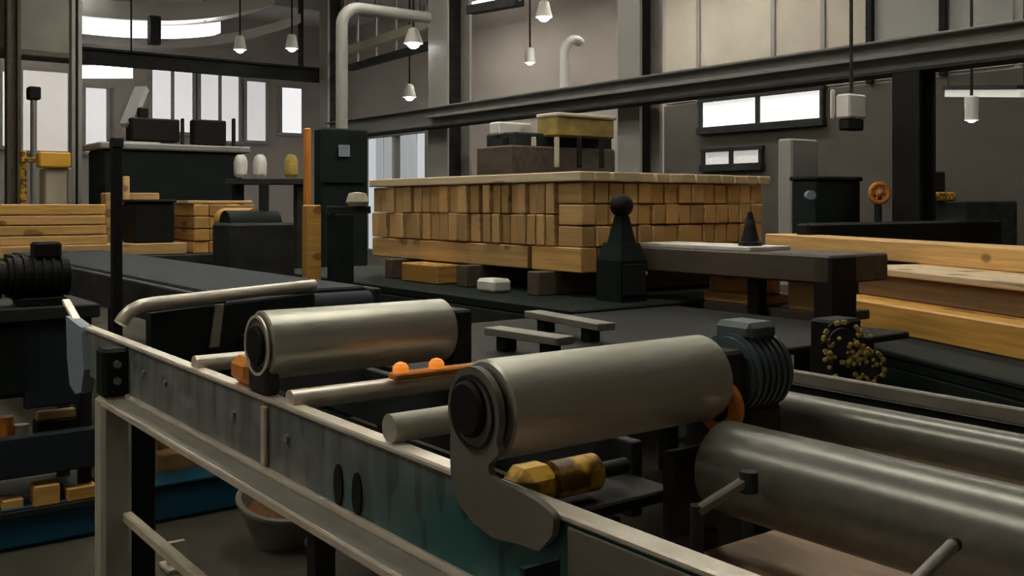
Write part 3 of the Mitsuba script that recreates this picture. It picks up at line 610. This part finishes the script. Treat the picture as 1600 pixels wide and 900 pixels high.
p = C(487, 365, 7.2); wood('timber_post', box(p[0]-.055, p[0]+.055, p[1]-.05, p[1]+.05, .0, H, .01), 'x', 1.0, 'bright orange timber post left of the lumber stack', 'post')
p = C(532, 385, 6.8); t = thing('valve_stand', 'dark stand with a pale valve head left of the lumber stack', 'valve stand')
part(t, 'stand', box(p[0]-.07, p[0]+.07, p[1]-.07, p[1]+.07, .0, H-.06, .01), 'dark_green'); part(t, 'crossarm', box(p[0]-.1, p[0]+.22, p[1]-.03, p[1]+.03, H-.06, H-.01), 'dark_steel')
part(t, 'valve_head', lathe([[0, 0], [.06, 0], [.08, .03], [.06, .09], [0, .1]], p+np.array([.13, 0, 0])*1.0+np.array([0, 0, H-.01-p[2]]), [0, 0, 1], 24), 'beige', smooth=30, label='pale valve head')
p = C(440, 350, 8.0)-[.25, 0, 0]; t = thing('pump_unit', 'dark pump unit behind the belt conveyor', 'pump')
part(t, 'body', box(p[0]-.25, p[0]+.28, p[1]-.2, p[1]+.2, .0, H-.14, .02), 'dark_steel'); part(t, 'motor', cyl(p+[-.22, 0, -.02], p+[.2, 0, -.02], .13, 28), 'dark_green', smooth=30); part(t, 'pipe', cyl(p+[.1, 0, .05], p+[.1, 0, .32], .04, 16), 'dark_steel', smooth=30)
p = C(392, 345, 8.6); wood('round_log_end', cyl(p+[0, -.1, -.0], p+[0, .6, -.0], .11, 28), 'y', .8, 'short round log lying right of the small lumber stack', 'log')
t = thing('log_cradle', 'dark cradle under the short round log', 'cradle'); part(t, 'saddle', box(p[0]-.14, p[0]+.14, p[1]-.05, p[1]+.55, p[2]-.17, p[2]-.112), 'dark_steel'); part(t, 'leg', box(p[0]-.06, p[0]+.06, p[1]+.1, p[1]+.4, 0, p[2]-.17), 'dark_steel')
# black motor at the left edge
c0 = C(66, 432, 4.3)
t = thing('black_motor', 'black electric motor at the left edge below the lumber stack', 'motor')
part(t, 'body', cyl(c0+[-.14, 0, 0], c0+[.10, 0, 0], .085, 32), 'black', smooth=30)
for i in range(6): part(t, 'cooling_fin', lathe([[.084, 0], [.095, 0], [.095, .012], [.084, .012]], c0+[-.12+.037*i, 0, 0], [1, 0, 0], 28), 'black')
part(t, 'fan_cowl', cyl(c0+[-.20, 0, 0], c0+[-.14, 0, 0], .07, 28), 'black', smooth=30)
part(t, 'terminal_box', box(c0[0]-.04, c0[0]+.07, c0[1]-.05, c0[1]+.05, c0[2]+.08, c0[2]+.15, .01), 'black')
part(t, 'foot', box(c0[0]-.1, c0[0]+.08, c0[1]-.09, c0[1]+.09, c0[2]-.12, c0[2]-.085), 'black')
# low rack at the left with bars and timbers
y = c0[1]; t = thing('steel_rack', 'dark steel rack standing left of the roller conveyor', 'rack')
ra, rb_ = on_y(-60, y+.02), on_y(146, y)
part(t, 'top_beam', box(ra, rb_, y-.12, y+.4, c0[2]-.18, c0[2]-.121, .006), 'dark_steel')
zs = [C(80, 690, 4.4)[2], C(80, 770, 4.4)[2]]
part(t, 'front_beam', box(ra, rb_, y-.12, y-.06, zs[0]-.09, zs[0]+.08, .006), 'belt', label='dark blue grey front beam')
part(t, 'shelf', box(ra, rb_, y-.06, y+.4, zs[0]-.02, zs[0], .004), 'dark_steel')
part(t, 'lower_shelf', box(ra, rb_, y-.12, y+.4, zs[1]-.03, zs[1], .004), 'dark_steel')
for x in (ra+.02, rb_-.07):
    for yy in (y-.055, y+.34): part(t, 'leg', box(x, x+.05, yy, yy+.05, 0, c0[2]-.18), 'dark_steel')
part(t, 'hanging_panel', box(rb_-.30, rb_-.08, y-.10, y-.07, c0[2]-.55, c0[2]-.181, .006), 'belt', label='dark blue panel')
part(t, 'cable_box', box(ra+.1, ra+.30, y-.10, y+.1, c0[2]-.50, c0[2]-.19, .02), 'dark_green')
xa = lambda px: on_y(px, y-.09)
wood('short_batten', box(xa(62), xa(124), y-.04, y+.0, zs[0]+.12, zs[0]+.16, .006), 'x', .2, 'short pale batten on the upper rack shelf at the left', 'batten')
one('batten_rest', box(xa(62), xa(124), y-.05, y+.06, zs[0]+.001, zs[0]+.119, .006), 'black', 'black tool case under the short pale batten', 'case')
one('red_can', cyl([xa(12), y+.0, zs[0]+.001], [xa(12), y, zs[0]+.15], .04, 24), 'orange', 'small orange can on the upper rack shelf', 'can', smooth=30)
one('white_can', cyl([xa(40), y-.0, zs[0]+.001], [xa(40), y, zs[0]+.11], .03, 24), 'white', 'small pale can beside the orange can', 'can', smooth=30)
wood('rack_timber', box(xa(102), xa(150), y-.118, y-.06, zs[1]+.001, zs[1]+.06, .006), 'x', 1.0, 'golden timber on the lower rack shelf next to the post', 'timber')
wood('rack_timber', box(xa(50), xa(92), y-.118, y-.02, zs[1]+.001, zs[1]+.09, .006), 'x', .9, 'golden timber offcut in the middle of the lower rack shelf', 'timber')
wood('rack_timber', box(xa(2), xa(36), y-.11, y-.03, zs[1]+.001, zs[1]+.05, .006), 'x', .7, 'brown timber offcut at the left of the lower rack shelf', 'timber')
one('pale_tube', cyl([xa(-20), y+.20, zs[0]-.26], [xa(30), y+.20, zs[0]-.26], .022, 16), 'beige', 'pale tube end below the dark front beam at the left edge', 'tube', smooth=30)
one('tube_block', box(xa(-20), xa(28), y+.16, y+.24, zs[1]+.001, zs[0]-.283, .004), 'black', 'black block carrying the pale tube', 'block')
# blue beam on the floor, timbers and tub behind the post
yb_ = onz(200, 800, .08)[1]
t = thing('blue_beam', 'blue painted steel beam lying on the floor behind the pale post', 'beam')
xb0, xb1 = on_y(-80, yb_), on_y(440, yb_)
part(t, 'body', box(xb0, xb1, yb_, yb_+.16, .0, .17, .02), 'blue', smooth=30); part(t, 'top_plate', box(xb0, xb1, yb_-.02, yb_+.18, .171, .185, .004), 'blue')
wood('floor_timber', box(on_y(238, yb_+.4), on_y(305, yb_+.4), yb_+.35, yb_+.47, .0, .36, .008), 'x', .7, 'brown timber offcut standing behind the blue beam, right of the post', 'timber')
wood('floor_timber', box(on_y(240, yb_+.28), on_y(320, yb_+.28), yb_+.22, yb_+.32, .0, .26, .008), 'x', .4, 'pale timber offcut behind the blue beam, the lower one right of the post', 'timber')
c0 = onz(432, 862, 0); t = thing('tub', 'beige plastic tub of brown sawdust on the floor under the roller conveyor', 'tub')
part(t, 'shell', lathe([[0, 0], [.10, 0], [.165, .15], [.185, .20], [.195, .20], [.195, .212], [.172, .212], [.155, .15], [.095, .015], [0, .015]], c0+[.05, .1, 0], [.0, -.25, 1], 40), 'grey_paint', smooth=40)
part(t, 'sawdust_fill', lathe([[0, .17], [.08, .165], [.155, .14], [0, .14]], c0+[.05, .1, 0], [0, -.25, 1], 32), 'brown_dust', smooth=30, label='brown sawdust', kind='stuff')
c0 = onz(275, 880, .02)
t = thing('floor_bracket', 'pale metal bracket on the floor beside the conveyor post', 'bracket')
part(t, 'plate', box(c0[0]-.05, c0[0]+.05, c0[1]-.06, c0[1]+.06, 0, .02), 'beige'); part(t, 'upright', box(c0[0]-.035, c0[0]+.035, c0[1]-.01, c0[1]+.01, .02, .11), 'beige')

# ---------------------------------------------------------------- background machines
# machine left behind the boards
t = thing('planing_machine', 'large dark green machine with black units on its deck behind the left lumber', 'machine')
part(t, 'body', blk(150, 372, 238, 300, 15, .4, 0), 'dark_green'); part(t, 'deck', blk(140, 385, 228, 238, 15, .42), 'column', label='pale deck')
part(t, 'deck_sheet', blk(192, 250, 222, 228, 14.8, .4), 'panel_grey')
part(t, 'black_unit', blk(200, 278, 186, 222, 15.2, .4), 'black'); part(t, 'black_unit', blk(298, 352, 188, 228, 15.2, .4), 'black'); part(t, 'chute', bar(C(198, 196, 15), C(222, 138, 15.4), .2, .1), 'panel_grey', label='pale slanting chute')
part(t, 'chute_motor', blk(214, 232, 168, 190, 15.1, .5), 'black')
for px in (285, 365): part(t, 'guard_post', blk(px-4, px+4, 185, 228, 14.9, 1), 'dark_steel')
for i, (px, rad, lab) in enumerate(((376, .3, 'white drum on the stand behind the belt, left of three'), (406, .3, 'white drum on the stand behind the belt, middle of three'), (455, .3, 'pale yellow drum on the stand behind the belt, right of three'))):
    p = C(px, 275, 13)
    one('drum', lathe([[0, 0], [.06, 0], [.085, .04], [.09, .2], [.07, .27], [.04, .30], [0, .30]], [p[0], p[1], p[2]-.02], [0, 0, 1], 28), 'white' if i < 2 else 'sawdust', lab, 'drum', smooth=30)
t = thing('drum_stand', 'dark stand carrying the three drums', 'stand'); p, q = C(360, 277, 13), C(480, 277, 13)
part(t, 'shelf', bar([p[0], p[1], p[2]-.06], [q[0], q[1], p[2]-.06], .5, .07), 'dark_steel')
for s in (.1, .9): w_ = p*(1-s)+q*s; part(t, 'leg', box(w_[0]-.06, w_[0]+.06, w_[1]-.06, w_[1]+.06, 0, p[2]-.09), 'dark_steel')
one('orange_post', blk(472, 488, 200, 262, 12.5, 1, 0), 'orange', 'orange guard post left of the dark green cabinet', 'post')
t = thing('control_cabinet', 'dark green control cabinet at the left end of the gantry beam', 'cabinet')
part(t, 'body', blk(492, 574, 202, 290, 12, .4, 0), 'dark_green'); m = blk(497, 560, 208, 286, 12, .01); m.apply_translation([-.02, -.18, 0]); part(t, 'door', m, 'dark_green'); m = blk(522, 538, 228, 246, 12, .05); m.apply_translation([-.04, -.21, 0]); part(t, 'display', m, 'plate_blue')
t = thing('forklift_mast', 'yellow lifting mast at the far left', 'forklift')
part(t, 'carriage', blk(57, 110, 238, 262, 14, .5), 'yellow_clean'); part(t, 'mast', blk(30, 42, 235, 300, 14, .6, 0), 'yellow'); part(t, 'mast', blk(104, 114, 262, 300, 14, .6, 0), 'grey_paint'); part(t, 'body', blk(58, 112, 262, 300, 14.2, .8, 0), 'beige'); part(t, 'crossbar', blk(36, 60, 246, 254, 14, .2), 'yellow')
t = thing('signal_pole', 'slim grey pole with a black beacon head at the far left', 'signal pole')
part(t, 'pole', blk(45, 60, 155, 300, 16, 1, 0), 'column'); part(t, 'beacon', blk(39, 66, 136, 156, 16, .8), 'black')
# machine under the gantry between the columns
t = thing('sawing_machine', 'yellow and dark sawing machine behind the lumber stack under the gantry beam', 'machine')
part(t, 'base', blk(745, 965, 232, 270, 12.5, .4, 0), 'dark_brown'); part(t, 'yellow_hood', blk(838, 962, 186, 216, 12.4, .4), 'yellow_dull', label='dusty yellow hood'); part(t, 'hood_top', blk(836, 966, 180, 187, 12.4, .42), 'beige')
part(t, 'white_cover', blk(764, 832, 192, 212, 12.3, .4), 'white', label='white cover'); part(t, 'body', blk(760, 960, 212, 234, 12.6, .36), 'dark_steel')
for px in (790, 834, 870, 905, 940): part(t, 'slat_post', blk(px-5, px+5, 214, 262, 12.0, 1), 'beige' if px in (870, 834) else 'black')
one('grey_cabinet', blk(1212, 1282, 218, 300, 11.5, .4, 0), 'column', 'grey switch cabinet right of the lumber stack', 'cabinet')
t = thing('hydraulic_unit', 'dark green hydraulic unit with a pale dial right of the lumber stack', 'machine')
part(t, 'tank', blk(1232, 1350, 282, 350, 11, .4, 0), 'dark_green'); part(t, 'lid', blk(1228, 1354, 276, 283, 11, .42), 'black'); p = C(1268, 305, 8.6)
m = lathe([[0, 0], [.05, 0], [.05, .1], [0, .1]], C(1268, 305, 10.5), [FWD[0], FWD[1], 0], 24); part(t, 'dial', m, 'plate_blue', smooth=30)
t = thing('orange_valve', 'orange valve wheel unit beside the black post', 'valve'); p = C(1374, 302, 11.0)
part(t, 'wheel', trimesh.creation.torus(.10, .03, 28, 12, transform=trimesh.geometry.align_vectors([0, 0, 1], [FWD[0], FWD[1], 0])@np.eye(4)).apply_translation(p), 'orange', smooth=True); part(t, 'hub', ball(p, .05), 'orange', smooth=True)
for a in range(3): d_ = math.cos(a*2.09)*np.array([RGT[0], RGT[1], 0])+math.sin(a*2.09)*np.array([0, 0, 1.0]); part(t, 'spoke', cyl(p, p+d_*.1, .016, 10), 'orange')
part(t, 'stand', cyl([p[0]+.04*FWD[0], p[1]+.04*FWD[1], 0], p+[.04*FWD[0], .04*FWD[1], .02], .04, 14), 'dark_steel')
t = thing('yellow_loader', 'yellow and black loader partly behind the black post at the right', 'loader')
part(t, 'arm', blk(1436, 1500, 300, 314, 12.9, .3), 'yellow'); part(t, 'cab', blk(1434, 1478, 268, 300, 13.2, .6), 'black'); part(t, 'body', blk(1400, 1590, 314, 352, 13.4, .6, 0), 'dark_steel')
one('low_dark_wall', blk(1200, 1640, 346, 376, 9.4, .05, 0), 'black', 'low black screen wall behind the right timber pile', 'screen')
t = thing('wall_heater', 'white unit heater with a black outlet hanging below the gantry beam', 'heater')
part(t, 'body', blk(1304, 1356, 148, 186, 11.2, .5), 'white'); part(t, 'outlet', blk(1308, 1352, 186, 204, 11.2, .5), 'black'); part(t, 'side_vent', blk(1296, 1306, 140, 186, 11.2, .6), 'white')
c = C(1330, 150, 11.2); part(t, 'hanger', cyl([c[0], c[1], c[2]], [c[0], c[1], ZC], .02, 8), 'dark_steel')
